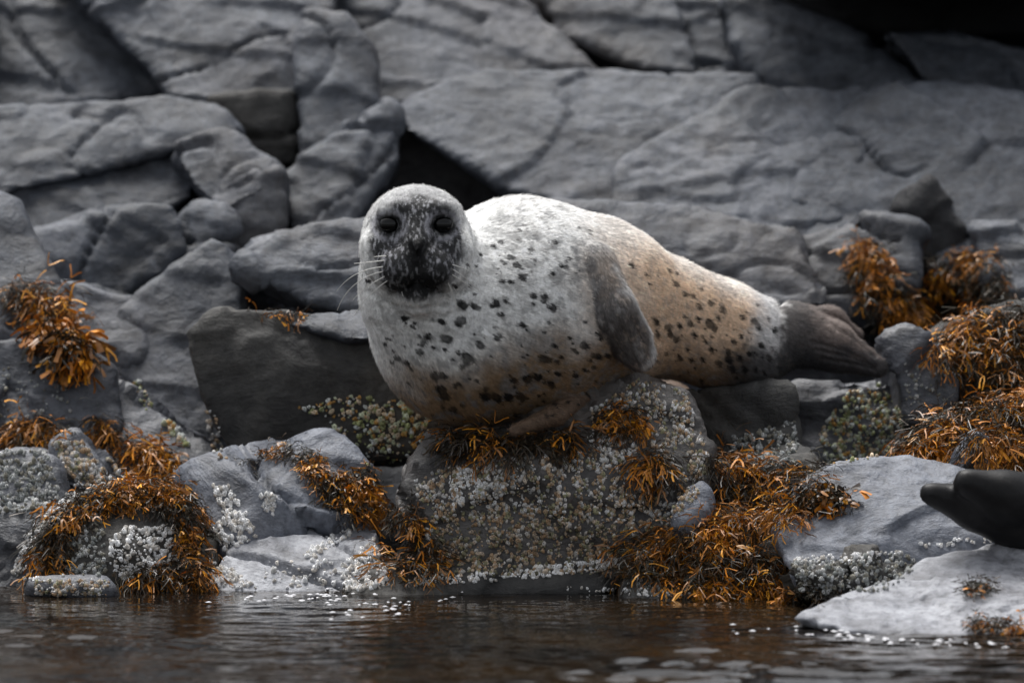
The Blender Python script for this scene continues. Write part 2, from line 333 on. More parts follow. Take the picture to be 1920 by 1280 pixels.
F12 = rock('boulder', [(1285,940),(1320,900),(1335,940),(1310,1000),(1270,1010)], .05, .4, T=.2, mat='blue', label='little blue-grey stone leaning on the barnacle-covered rock', cat='rock')
F13 = rock('boulder', [(640,1090),(800,1070),(1180,1045),(1260,1100),(1000,1115),(760,1140),(660,1130)], .02, 1.2, T=.5, mat='dark', label='low dark ledge at the water edge beneath the seal rock', cat='rock')
F14 = rock('boulder', [(60,1095),(200,1090),(210,1125),(60,1130)], -.02, .6, T=.3, mat='wet', label='narrow barnacled ledge at the foot of the seaweed arch', cat='rock')

# ray casting against all rocks
allV = np.concatenate([v for _, v, _ in ROCKS]); offs = np.cumsum([0]+[len(v) for _, v, _ in ROCKS])
allQ = np.concatenate([q+offs[i] for i, (_, _, q) in enumerate(ROCKS)]); qoff = np.cumsum([0]+[len(q) for _, _, q in ROCKS])
TREE = BVHTree.FromPolygons(allV.tolist(), allQ.tolist())
def cast(px, py):
    l, n, i, d = TREE.ray_cast(Vector(CAM), Vector(ray(px, py)))
    if l is None: return None
    if n.dot(Vector(ray(px, py))) > 0: n = -n
    return l, n, ROCKS[int(np.searchsorted(qoff, i, 'right')-1)][0]
def inpoly(x, y, poly):
    r = False; j = len(poly)-1
    for i in range(len(poly)):
        (xi, yi), (xj, yj) = poly[i], poly[j]
        if (yi > y) != (yj > y) and x < (xj-xi)*(y-yi)/(yj-yi)+xi: r = not r
        j = i
    return r
def sample(poly, n, rng):
    xs = [p[0] for p in poly]; ys = [p[1] for p in poly]; out = []
    for _ in range(n*30):
        x, y = rng.uniform(min(xs), max(xs)), rng.uniform(min(ys), max(ys))
        if inpoly(x, y, poly): out.append((x, y))
        if len(out) == n: break
    return out

# ------------------------------------------------------------ the seal
def smin(a, b, k):
    h = np.clip(.5+.5*(b-a)/k, 0, 1); return b+(a-b)*h-k*h*(1-h)
def cone(P, a, b, ra, rb, fl=None, k=1.0):
    """tapered capsule; fl = unit vector along which it is flattened by k"""
    ba = b-a; pa = P-a; t = np.clip(pa@ba/(ba@ba), 0, 1); q = pa-t[:, None]*ba
    if fl is not None: q = q+np.outer(q@fl, fl)*(k-1)
    return np.linalg.norm(q, axis=1)-(ra+(rb-ra)*t)
def pt(px, py, Y, r): return W(px, py, Y), r*S(Y)
def chain(P, L, kk, fl=None, k=1.0):
    d = None
    for (a, ra), (b, rb) in zip(L[:-1], L[1:]):
        e = cone(P, a, b, ra, rb, fl, k); d = e if d is None else smin(d, e, kk)
    return d
YH = .10; s0 = S(YH)
def head_pt(px, py, dep): return W(px, py, YH-dep*s0)
TORSO = [pt(890,604,.30,198), pt(985,578,.36,203), pt(1110,570,.46,158), pt(1240,594,.57,107), pt(1345,624,.65,94), pt(1412,640,.70,83)]
TAILC = [pt(1412,636,.70,72), pt(1485,628,.75,60), pt(1565,650,.74,46), pt(1645,689,.72,19)]
TAILD = [pt(1485,612,.80,48), pt(1555,606,.84,30), pt(1604,628,.86,14)]
NECK = [pt(782,452,YH,106), pt(800,545,.19,122), pt(880,600,.30,180)]
def skinY(px, py):
    d = ray(px, py); t = 14.0
    for _ in range(60): t += float(chain((CAM+d*t)[None], TORSO, .05)[0])
    return (CAM+d*t)[1]
FLIP = [pt(1108,505,skinY(1104,495)+.045,54), pt(1150,580,skinY(1150,580)-.016,46), pt(1186,642,skinY(1178,640)-.034,41), pt(1199,664,skinY(1178,650)-.036,33)]
FLIP2 = [pt(1100,736,.28,15), pt(1040,778,.155,20), pt(965,806,.10,11)]
def seal_sdf(P):
    d = chain(P, TORSO, .05)
    d = smin(d, chain(P, NECK, .04), .045)
    d = smin(d, cone(P, W(1330,652,.60), W(1398,668,.64), 66*S(.6), 62*S(.64)), .04)
    d = smin(d, chain(P, TAILC, .02, np.array([0, 1., 0]), 1.15), .03)
    d = smin(d, chain(P, TAILD, .02, np.array([0, 1., 0]), 1.4), .012)
    # head
    for sx in (-1, 1):
        d = smin(d, cone(P, head_pt(783+sx*34, 508, 92), head_pt(783+sx*30, 502, 112), 44*s0, 38*s0), .018)      # whisker pads
        d = smin(d, cone(P, head_pt(783+sx*50, 398, 72), head_pt(783+sx*38, 396, 78), 26*s0, 26*s0), .02)        # brows
        d = smin(d, cone(P, head_pt(783+sx*70, 470, 58), head_pt(783+sx*66, 490, 58), 38*s0, 38*s0), .03)        # cheeks
    d = smin(d, cone(P, head_pt(782, 415, 72), head_pt(783, 470, 122), 36*s0, 25*s0), .03)                        # bridge
    d = smin(d, cone(P, head_pt(783, 470, 128), head_pt(783, 480, 128), 21*s0, 18*s0), .012)                      # nose
    d = smin(d, cone(P, head_pt(783, 540, 86), head_pt(783, 548, 80), 46*s0, 46*s0), .02)                         # chin
    for sx in (-1, 1):                                                                                            # sockets, nostrils
        e = np.linalg.norm(P-head_pt(780+sx*50, 421, 109), axis=1)-21*s0
        d = -smin(-d, e, .012)
        e = cone(P, head_pt(783+sx*17, 456, 142), head_pt(783+sx*5, 482, 150), 8*s0, 6*s0); d = -smin(-d, e, .004)
    e = cone(P, head_pt(783, 484, 152), head_pt(783, 520, 146), 5*s0, 5*s0); d = -smin(-d, e, .008)               # lip cleft
    for sx in (-1, 1):
        e = cone(P, head_pt(783, 530, 138), head_pt(783+sx*46, 548, 104), 4*s0, 3*s0); d = -smin(-d, e, .008)    # mouth
    d = smin(d, chain(P, FLIP, .01, np.array([.3, .95, 0]), 1.25), .004)
    d = smin(d, chain(P, FLIP2, .01), .008)
    return d
def surface_nets(f, lo, hi, h):
    n = np.ceil((hi-lo)/h).astype(int)+1
    ax = [lo[i]+h*np.arange(n[i]) for i in range(3)]
    F = np.empty(n, np.float32)
    yy, zz = np.meshgrid(ax[1], ax[2], indexing='ij')
    # coarse pass to skip empty space
    K = 4; nc = (n+K-1)//K; g = np.stack(np.meshgrid(*[lo[i]+h*(K*np.arange(nc[i])+K/2-.5) for i in range(3)], indexing='ij'), -1)
    Fc = f(g.reshape(-1, 3)).reshape(nc); Fu = Fc.repeat(K, 0).repeat(K, 1).repeat(K, 2)[:n[0], :n[1], :n[2]]
    F[:] = Fu; near = np.argwhere(np.abs(Fu) < h*K*1.6)
    F[tuple(near.T)] = f(lo+h*near)
    c = [F[a:n[0]-1+a, b:n[1]-1+b, d:n[2]-1+d] for a in (0,1) for b in (0,1) for d in (0,1)]
    neg = sum((x < 0).astype(np.int8) for x in c); act = (neg > 0) & (neg < 8)
    idx = np.argwhere(act); vid = np.full(act.shape, -1, np.int32); vid[act] = np.arange(len(idx))
    val = np.stack([x[act] for x in c], 1); cor = np.array([(a,b,d) for a in (0,1) for b in (0,1) for d in (0,1)], float)
    acc = np.zeros((len(idx), 3)); cnt = np.zeros(len(idx))
    for p in range(8):
        for q in range(p+1, 8):
            if np.abs(cor[p]-cor[q]).sum() == 1:
                m = (val[:, p] < 0) != (val[:, q] < 0); t = np.where(m, val[:, p]/(val[:, p]-val[:, q]+1e-12), 0)
                acc += np.where(m[:, None], cor[p]+t[:, None]*(cor[q]-cor[p]), 0); cnt += m
    V = lo+h*(idx+acc/cnt[:, None]); quads = []
    for a in range(3):
        b, c2 = (a+1) % 3, (a+2) % 3
        sl0 = [slice(None)]*3; sl1 = [slice(None)]*3; sl0[a] = slice(0, -1); sl1[a] = slice(1, None)
        A, Bv = F[tuple(sl0)] < 0, F[tuple(sl1)] < 0
        e = np.argwhere(A != Bv); e = e[(e[:, b] > 0) & (e[:, c2] > 0) & (e[:, b] < n[b]-1) & (e[:, c2] < n[c2]-1)]
        ub = np.eye(3, dtype=int)[b]; uc = np.eye(3, dtype=int)[c2]
        g = [vid[tuple((e-o).T)] for o in (0*ub, ub, ub+uc, uc)]
        qd = np.stack(g, 1); fl = ~A[tuple(e.T)]; qd[fl] = qd[fl][:, ::-1]; quads.append(qd)
    return V, np.concatenate(quads)
lo = np.array([W(655,600,.3)[0], -.14, W(900,850,.2)[2]]); hi = np.array([W(1690,600,.8)[0], 1.02, W(900,318,.1)[2]])
V, Q = surface_nets(seal_sdf, lo, hi, .0058)
def newton(V, it=2):
    for _ in range(it):
        e = .0015; d = seal_sdf(V); g = np.stack([(seal_sdf(V+np.eye(3)[i]*e)-seal_sdf(V-np.eye(3)[i]*e))/(2*e) for i in range(3)], 1)
        V = V-(d/np.maximum((g*g).sum(1), .3))[:, None]*g*.8
    return V
V = newton(V)
me0 = mesh_np('t', V, Q); ob = bpy.data.objects.new('t', me0); COL.objects.link(ob)
ms = ob.modifiers.new('s', 'SMOOTH'); ms.factor = .4; ms.iterations = 2
sb = ob.modifiers.new('u', 'SUBSURF'); sb.levels = 1; sb.render_levels = 1
meS = bpy.data.meshes.new_from_object(ob.evaluated_get(bpy.context.evaluated_depsgraph_get())); bpy.data.objects.remove(ob)
n = len(meS.vertices); V = np.empty(n*3, np.float32); meS.vertices.foreach_get('co', V); V = V.reshape(-1, 3).astype(float)
NR = np.empty(n*3, np.float32); meS.vertices.foreach_get('normal', NR); NR = NR.reshape(-1, 3).astype(float)
if (NR*(V-V.mean(0))).sum() < 0: meS.flip_normals(); NR = -NR
# skin folds: under the chin, behind the near flipper, at the tail root
u, v = proj(V)
def fold(u, v, pts, wd):
    best = np.full(len(u), 1e9)
    for (x0, y0), (x1, y1) in zip(pts[:-1], pts[1:]):
        dx, dy = x1-x0, y1-y0; t = np.clip(((u-x0)*dx+(v-y0)*dy)/(dx*dx+dy*dy), 0, 1)
        best = np.minimum(best, np.hypot(u-x0-t*dx, v-y0-t*dy))
    return np.exp(-(best/wd)**2)
front = NR[:, 1] < .3
dd = -.006*fold(u, v, [(690,545),(730,572),(783,582),(840,572),(872,548)], 6)*front-.004*fold(u, v, [(705,575),(783,606),(860,585)], 7)*front
dd += -.006*fold(u, v, [(1180,520),(1215,575),(1235,640)], 8)*front-.012*fold(u, v, [(1462,565),(1468,620),(1458,690)], 7)
dd += -.006*fold(u, v, [(1530,575),(1590,605),(1612,632)], 4)-.005*fold(u, v, [(1545,600),(1600,632),(1640,668)], 4)
for pts_, a_, w_ in (([(1262,500),(1275,580),(1268,670)], .0045, 9), ([(1310,525),(1318,600),(1305,690)], .004, 8), ([(1225,490),(1248,560),(1245,640)], .004, 7), ([(1395,560),(1402,630),(1390,705)], .004, 7),
                     ([(700,610),(760,640),(850,635),(900,610)], .004, 12), ([(880,400),(905,470),(900,540),(875,590)], .005, 14), ([(870,420),(885,480),(880,545)], .003, 8), ([(1060,450),(1085,520),(1080,600)], .006, 12)):
    dd -= a_*fold(u, v, pts_, w_)*front
for o_ in (-22, 0, 22): dd -= .0035*fold(u, v, [(1150+o_*.9, 585-o_*.35), (1180+o_, 640-o_*.4), (1196+o_*.9, 684-abs(o_)*.5)], 3.5)*front
for o_ in (0, 1, 2): dd -= .005*fold(u, v, [(1520+10*o_, 640+16*o_), (1580+12*o_, 655+14*o_), (1640, 686+4*o_)], 3.5)
V = V+NR*dd[:, None]+NR*(.0022*fbm(V*14, 3, 31))[:, None]
u, v = proj(V)
# coat colours, with some light and shade mixed in
Wc = np.array([.79,.79,.775]); CREAM = np.array([.76,.55,.38]); TAN = np.array([.23,.145,.075]); DG = np.array([.045,.046,.05]); MG = np.array([.16,.16,.165]); WH = np.array([.84,.83,.81])
col = np.tile(Wc, (n, 1))
def lay(c, m): 
    global col
    col = col*(1-m[:, None])+np.asarray(c)*m[:, None]
n1 = fbm(V*9, 4, 41); n2 = fbm(V*30, 4, 43); n3 = fbm(V*70, 3, 45)
un, vn = u+n1*40, v+n1*40
lay(CREAM, sstep(1030, 1250, un)*(1-sstep(1390, 1450, un)))
lay(WH, sstep(.35, .9, NR[:, 2])*.7*sstep(900, 960, u))  # upward-facing back whitened, top light put into the coat
lay(TAN, .97*sstep(600, 735, vn+.25*(un-900))*(1-sstep(1180, 1230, u)))  # tan belly, with underside shade mixed into the colour
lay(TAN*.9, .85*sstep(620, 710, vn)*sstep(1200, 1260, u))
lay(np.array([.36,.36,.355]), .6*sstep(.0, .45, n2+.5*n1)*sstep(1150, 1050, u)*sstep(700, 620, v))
lay(np.array([.10,.075,.05]), .75*sstep(-.05, .4, n2+.4*n1)*sstep(640, 760, v+.15*(u-900))*sstep(1230, 1150, u))  # brown belly mottling, deepened for the shade underneath
lay(MG*1.3, .7*sstep(.05, .5, n2)*sstep(560, 760, v)*sstep(640, 700, u))            # mottling low on the body
lay(MG*.9, .7*sstep(-.1, .4, n2+.3*n1)*np.exp(-((u-1075)/75)**2-((v-485)/50)**2))     # shoulder
lay(MG*1.2, .4*sstep(0, .5, n2)*np.exp(-((u-1000)/90)**2-((v-410)/35)**2))
lay(np.array([.22,.21,.2]), .5*sstep(.0, .5, n3+n1*.5)*sstep(900, 980, u))
# hind end dark, tail
lay(np.array([.62,.61,.61]), .7*sstep(1390, 1430, u)*(1-sstep(1455, 1470, u)))
lay(np.array([.085,.078,.076]), sstep(1442, 1482, u+n2*22))
lay(np.array([.21,.165,.145]), .75*sstep(1490, 1580, u-.3*(v-620)+n2*20))
lay(DG*.7, .9*sstep(645, 715, v+.02*u+n2*30)*sstep(1290, 1400, u))  # shade under the rear belly, painted into the coat
# near flipper
fm = chain(V, FLIP, .01); inside = sstep(.006, -.004, chain(V, FLIP, .01, np.array([.3, .95, 0]), 1.25)-.004)
inside = inside*(.55+.45*sstep(485, 575, v+n2*40))
lay(np.array([.085,.085,.09])*1.0, inside*np.clip(.9-.5*sstep(.2, .6, n3), 0, 1))
lay(np.array([.30,.29,.285]), inside*.7*sstep(.15, .6, n2))
lay(np.array([.55,.54,.53]), inside*.75*fold(u, v, [(1150,500),(1190,560),(1224,622),(1226,668),(1208,694)], 6))  # rim light painted along the outer edge
f2 = sstep(.006, -.004, chain(V, FLIP2, .01)-.004); lay(np.array([.12,.08,.055]), f2*.95)
# face
rr = np.hypot((u-780)/97, (v-466)/108)+n1*.10+n2*.08
isH = (V[:, 1] < YH+.05)*sstep(910, 870, u)*sstep(600, 560, v)
face = sstep(1.02, .8, rr)*isH
st = fbm(V*np.array([170, 80, 48]), 3, 47)
lay(MG*1.5, .7*isH*sstep(430, 380, v+n1*20)*sstep(1.35, .95, rr))
lay(DG*.3, .97*face*(1-.5*sstep(.12, .5, st)))
lay(np.array([.34,.34,.38]), .5*face*sstep(.28, .6, st+.4*n1))
lay(np.array([.3,.3,.32]), .6*face*sstep(.1, .5, st+n2*.3)*(np.exp(-((u-735)/32)**2-((v-388)/16)**2)+np.exp(-((u-828)/32)**2-((v-386)/16)**2)+.8*np.exp(-((u-783)/40)**2-((v-370)/18)**2)).clip(0, 1))
lay(np.array([.26,.26,.29]), .75*isH*face*sstep(-.1, .4, st)*(np.exp(-((u-735)/26)**2-((v-495)/32)**2)+np.exp(-((u-832)/26)**2-((v-490)/32)**2)))
lay(np.array([.006,.006,.0065]), isH*np.exp(-((u-783)/(24-.25*(v-465)).clip(6, 40))**4-((v-474)/28)**4)*.95)                       # nose
lay(np.array([.006,.006,.0065]), isH*.85*np.exp(-((u-783)/55)**4-((v-532)/22)**4))                       # mouth
for ex in (730, 830):
    re = np.hypot((u-ex)/1.2, v-423); lay(np.array([.34,.34,.37]), isH*.85*np.exp(-((re-25)/4.5)**2)*sstep(-.5, .2, st+.2)); lay(np.array([.006,.006,.0065]), isH*.95*np.exp(-(re/18)**4))
# spots
SP = [(640+.4219*a, 320+.4219*b, .4219*r) for a, b, r in [(750,385,17),(778,420,17),(722,412,10),(712,490,16),(752,497,14),(803,477,20),(850,555,18),(902,560,18),(935,608,22),(900,580,14),(850,592,10),(690,590,22),(670,600,14),(728,580,14),(708,640,16),(940,460,14),(948,320,16),(672,335,14),(708,318,12),(620,375,9),(600,425,8),(540,600,26),(590,605,20),(505,515,13),(570,515,9),(592,548,9),(535,668,24),(520,680,18),(447,672,20),(282,655,17),(380,738,19),(468,748,24),(352,805,15),(410,785,15),(290,852,15),(613,770,20),(688,745,14),(558,830,28),(805,688,17),(942,775,15),(1080,775,20),(898,832,18),(1140,725,16),(412,905,18),(452,910,18),(440,970,24),(455,1000,22),(640,1005,26),(690,1010,22),(740,1003,26),(790,998,22),(820,920,24),(870,915,22),(1040,910,15),(1080,885,12),(245,830,14),(122,490,12),(195,770,10),(860,400,9),(790,265,9),(840,350,10),(560,420,7),(980,425,12),(1010,390,10),(690,460,6),(960,900,16),(930,945,18),(760,930,16),(1140,825,18),(1180,820,14)]]
SP += [(1040+.3542*a, 380+.3542*b, .3542*r) for a, b, r in [(405,335,16),(640,430,15),(685,485,14),(735,495,11),(775,455,11),(825,530,13),(885,562,17),(762,550,15),(755,615,18),(718,640,17),(685,602,11),(738,700,20),(660,650,18),(600,665,19),(612,695,17),(640,725,17),(535,630,19),(540,700,13),(820,640,26),(862,608,15),(840,665,17),(990,608,15),(1050,625,17),(1078,660,15),(985,708,13),(945,735,15),(1090,755,19),(915,790,16),(920,830,26),(975,820,19),(800,740,14),(825,770,14),(780,830,16),(1010,575,12),(1070,540,12),(1130,620,12),(1160,670,16),(1135,825,17),(600,355,10),(645,375,10),(480,380,9),(545,390,8),(500,430,8),(1030,800,16),(1060,880,18),(1000,880,22),(940,880,22),(870,850,18),(720,830,16),(660,820,16),(700,780,12)]]
rng = random.Random(4)
for _ in range(45):
    x = rng.uniform(1220, 1450); SP.append((x, rng.uniform(600, 720), rng.uniform(1.6, 3.6)))
for _ in range(40):
    SP.append((rng.uniform(930, 1130), rng.uniform(420, 520), rng.uniform(1.2, 2.6)))
for _ in range(110):
    SP.append((rng.uniform(720, 1150), rng.uniform(600, 790), rng.uniform(2, 4.5)))
spot = np.zeros(n); wob = 1+.55*n2+.3*n3
for x, y, r in SP:
    r = r*.93; near = np.where((np.abs(u-x) < 3*r) & (np.abs(v-y) < 3*r))[0]
    an = .45 if x < 1150 else 1.05
    ca, sa = math.cos(an), math.sin(an); du, dv = u[near]-x, v[near]-y
    e = np.hypot((du*ca+dv*sa)/(r*1.2), (-du*sa+dv*ca)/(r*.85))*wob[near]
    spot[near] = np.maximum(spot[near], sstep(1.3, .75, e))
lay(np.array([.009,.0085,.009]), spot*.97*(.8+.2*sstep(-.4, .1, n2))*(1-isH*sstep(.9, .8, rr))*(1-inside))
ax_ = np.array([.80, .45, -.40]); ax_ /= np.linalg.norm(ax_); al = V@ax_; pr = V-al[:, None]*ax_
fur = fbm(pr*150+(ax_*22)[None]*al[:, None]+.6*n1[:, None], 2, 53)
col = np.clip(col*(1+.26*fur+.14*n3+.10*n2)[:, None], .006, .85)
base = np.array([V[:,0].mean(), V[:,1].mean(), V[:,2].min()])
meS.vertices.foreach_set('co', (V-base).astype(np.float32).ravel()); meS.update()
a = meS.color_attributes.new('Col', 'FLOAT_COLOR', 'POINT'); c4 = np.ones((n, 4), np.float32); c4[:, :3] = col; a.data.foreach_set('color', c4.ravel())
meS.polygons.foreach_set('use_smooth', np.ones(len(meS.polygons), bool))
seal = bpy.data.objects.new('seal', None); COL.objects.link(seal); seal.location = base
tag(seal, 'plump pale seal with black spots and a dark face, lying on the barnacled rock', 'seal')
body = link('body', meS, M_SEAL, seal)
# short fur: one small tapered blade per hair, lying back along the body
rs = np.random.RandomState(9); pick = rs.randint(0, n, 190000)
fp = V[pick]+rs.normal(0, .0012, (len(pick), 3)); fn = NR[pick]; fu, fv = u[pick], v[pick]
away = np.tile(ax_, (len(pick), 1)); hd = (fu < 905) & (fv < 620)                     # body hair runs tailwards, face hair away from the nose
away[hd] = fp[hd]-head_pt(783, 478, 150); away[(fu > 1080) & (fu < 1235) & (inside[pick] > .5)] = np.array([.45, .1, -.85])
away = away+rs.normal(0, .22, away.shape); away -= (away*fn).sum(1)[:, None]*fn; away /= np.linalg.norm(away, axis=1)[:, None]+1e-9
sidev = np.cross(fn, away); ln = rs.uniform(.007, .014, len(pick)); ln[hd] *= .6; wid = rs.uniform(.0005, .0009, len(pick))[:, None]
tip = fp+(away*.93+fn*rs.uniform(.15, .42, len(pick))[:, None])*ln[:, None]
HV = np.stack([fp-sidev*wid, fp+sidev*wid, tip], 1).reshape(-1, 3); ok = np.linalg.norm(fp-head_pt(730, 421, 90), axis=1) > 21*s0
ok &= np.linalg.norm(fp-head_pt(830, 421, 90), axis=1) > 21*s0
HC = np.repeat(np.clip(col[pick]*rs.uniform(.7, 1.3, len(pick))[:, None], .004, .88), 3, 0); ok3 = np.repeat(ok, 3)
HV, HC = HV[ok3]-base, HC[ok3]
fo = link('fur', mesh_np('fur', HV, np.arange(len(HV)).reshape(-1, 3), HC), M_SEAL, seal); tag(fo, kind='stuff')
def uvsphere(r, sc=(1,1,1), nu=24, nv=16):
    bm = bmesh.new(); bmesh.ops.create_uvsphere(bm, u_segments=nu, v_segments=nv, radius=r)
    for q in bm.verts: q.co = Vector((q.co.x*sc[0], q.co.y*sc[1], q.co.z*sc[2]))
    me = bpy.data.meshes.new('eye'); bm.to_mesh(me); bm.free()
    for p in me.polygons: p.use_smooth = True
    return me
for sx in (-1, 1):
    e = link('eye', uvsphere(17*s0, (1.12, .75, .92)), M_EYE, seal); e.location = Vector(head_pt(780+sx*50, 421, 88)-base)
def tube(path, r0, r1, k=5):
    path = np.array(path, float); Vv = []; 
    for i, p in enumerate(path):
        t = path[min(i+1, len(path)-1)]-path[max(i-1, 0)]; t /= np.linalg.norm(t)
        a_ = np.cross(t, [0.3, .9, .2]); a_ /= np.linalg.norm(a_); b_ = np.cross(t, a_); r = r0+(r1-r0)*i/(len(path)-1)
        for j in range(k):
            an = 2*math.pi*j/k; Vv.append(p+r*(math.cos(an)*a_+math.sin(an)*b_))
    Fq = [[i*k+j, i*k+(j+1) % k, (i+1)*k+(j+1) % k, (i+1)*k+j] for i in range(len(path)-1) for j in range(k)]
    return np.array(Vv), np.array(Fq)
WH_ = [((722,488),(690,492),(664,494)),((720,500),(660,505),(632,545)),((722,508),(655,520),(632,582)),((726,516),(685,535),(662,562)),((730,524),(690,548),(664,592)),((724,480),(705,480),(690,484)),
       ((736,512),(716,524),(706,532)),((742,516),(726,530),(718,538)),((760,512),(748,535),(756,556)),((804,512),(808,520),(802,535)),
       ((838,494),(870,500),(902,520)),((840,500),(872,516),(905,552)),((836,508),(866,525),(896,548)),((830,510),(850,545),(860,592)),((838,490),(850,486),(866,488)),((832,516),(846,530),(856,548))]
for (a_, b_, c_) in WH_:
    p0, p2 = head_pt(*a_, 128), head_pt(*c_, 60 if abs(c_[0]-783) > 60 else 125); p1 = head_pt(*b_, 118)
    path = [(1-t)**2*p0+2*t*(1-t)*p1+t*t*p2-base for t in np.linspace(0, 1, 9)]
    vv, ff = tube(path, .0014, .0006); link('whisker', mesh_np('whisker', vv, ff), M_WHISK, seal)

# the other seal: only its black hind flippers reach into the picture
O1 = [pt(1744,925,-.40,22), pt(1830,950,-.36,44), pt(1960,985,-.3,78), pt(2150,1000,-.2,120), pt(2400,960,-.1,200), pt(2700,950,.0,210)]
O2 = [pt(1814,905,-.43,28), pt(1880,930,-.40,48), pt(2000,960,-.27,74), pt(2150,990,-.2,100)]
def sdf2(P):
    d = smin(chain(P, O1, .02), chain(P, O2, .02), .003)
    return d
V2, Q2 = surface_nets(sdf2, np.array([W(1700,900,-.4)[0], -.75, W(1900,1190,-.3)[2]]), np.array([W(2960,900,-.1)[0], .4, W(1900,700,-.1)[2]]), .013)
c2 = np.tile(np.array([.012,.0115,.012]), (len(V2), 1))*(1+.6*fbm(V2*12, 3, 51))[:, None]
b2 = np.array([V2[:,0].mean(), V2[:,1].mean(), V2[:,2].min()])
M_WET = attr_mat('wet_seal_skin', .45, .3, 60, .25, .004, spec=.18)
o = link('seal', mesh_np('seal', V2-b2, Q2, np.clip(c2, .004, 1)), M_WET); o.location = b2
tag(o, 'wet black hind flippers of another seal, resting over the blue-grey boulder', 'seal')

# ------------------------------------------------------------ barnacles
def barnacle_geo(loc, nrm, r, h, rng):
    k = 7; nrm = Vector(nrm).normalized(); t = nrm.orthogonal().normalized(); b = nrm.cross(t); a0 = rng.random()*6.28
    prof = [(1.0, -.2), (.85, .45), (.45, 1.0), (.27, .97), (.15, .75)]
    Vv = []; lean = Vector((rng.uniform(-.2, .2), rng.uniform(-.2, .2), rng.uniform(-.1, .2)))*r
    for (pr, ph) in prof:
        for j in range(k):
            an = a0+6.283*j/k; q = r*pr*(1+.28*math.sin(j*2.1+a0*3)); Vv.append(tuple(loc+t*(q*math.cos(an))+b*(q*math.sin(an))+nrm*(h*ph)+lean*max(ph, 0)))
    return Vv
BF = [[i*7+j, i*7+(j+1) % 7, (i+1)*7+(j+1) % 7, (i+1)*7+j] for i in range(4) for j in range(7)]
PAL = {'white': [(.7,.7,.7),(.62,.61,.59),(.75,.75,.75),(.5,.47,.43)], 'dull': [(.26,.27,.27),(.18,.19,.18),(.34,.34,.33),(.16,.15,.12)],
       'mix': [(.5,.48,.46),(.42,.36,.29),(.3,.2,.12),(.23,.22,.13),(.5,.5,.5),(.33,.24,.15),(.28,.28,.27)], 'tan': [(.3,.21,.13),(.2,.18,.1),(.36,.29,.22),(.14,.13,.08),(.28,.18,.1),(.4,.38,.35)],
       'green': [(.5,.52,.5),(.4,.43,.3),(.25,.27,.12),(.5,.4,.28),(.4,.22,.06)]}
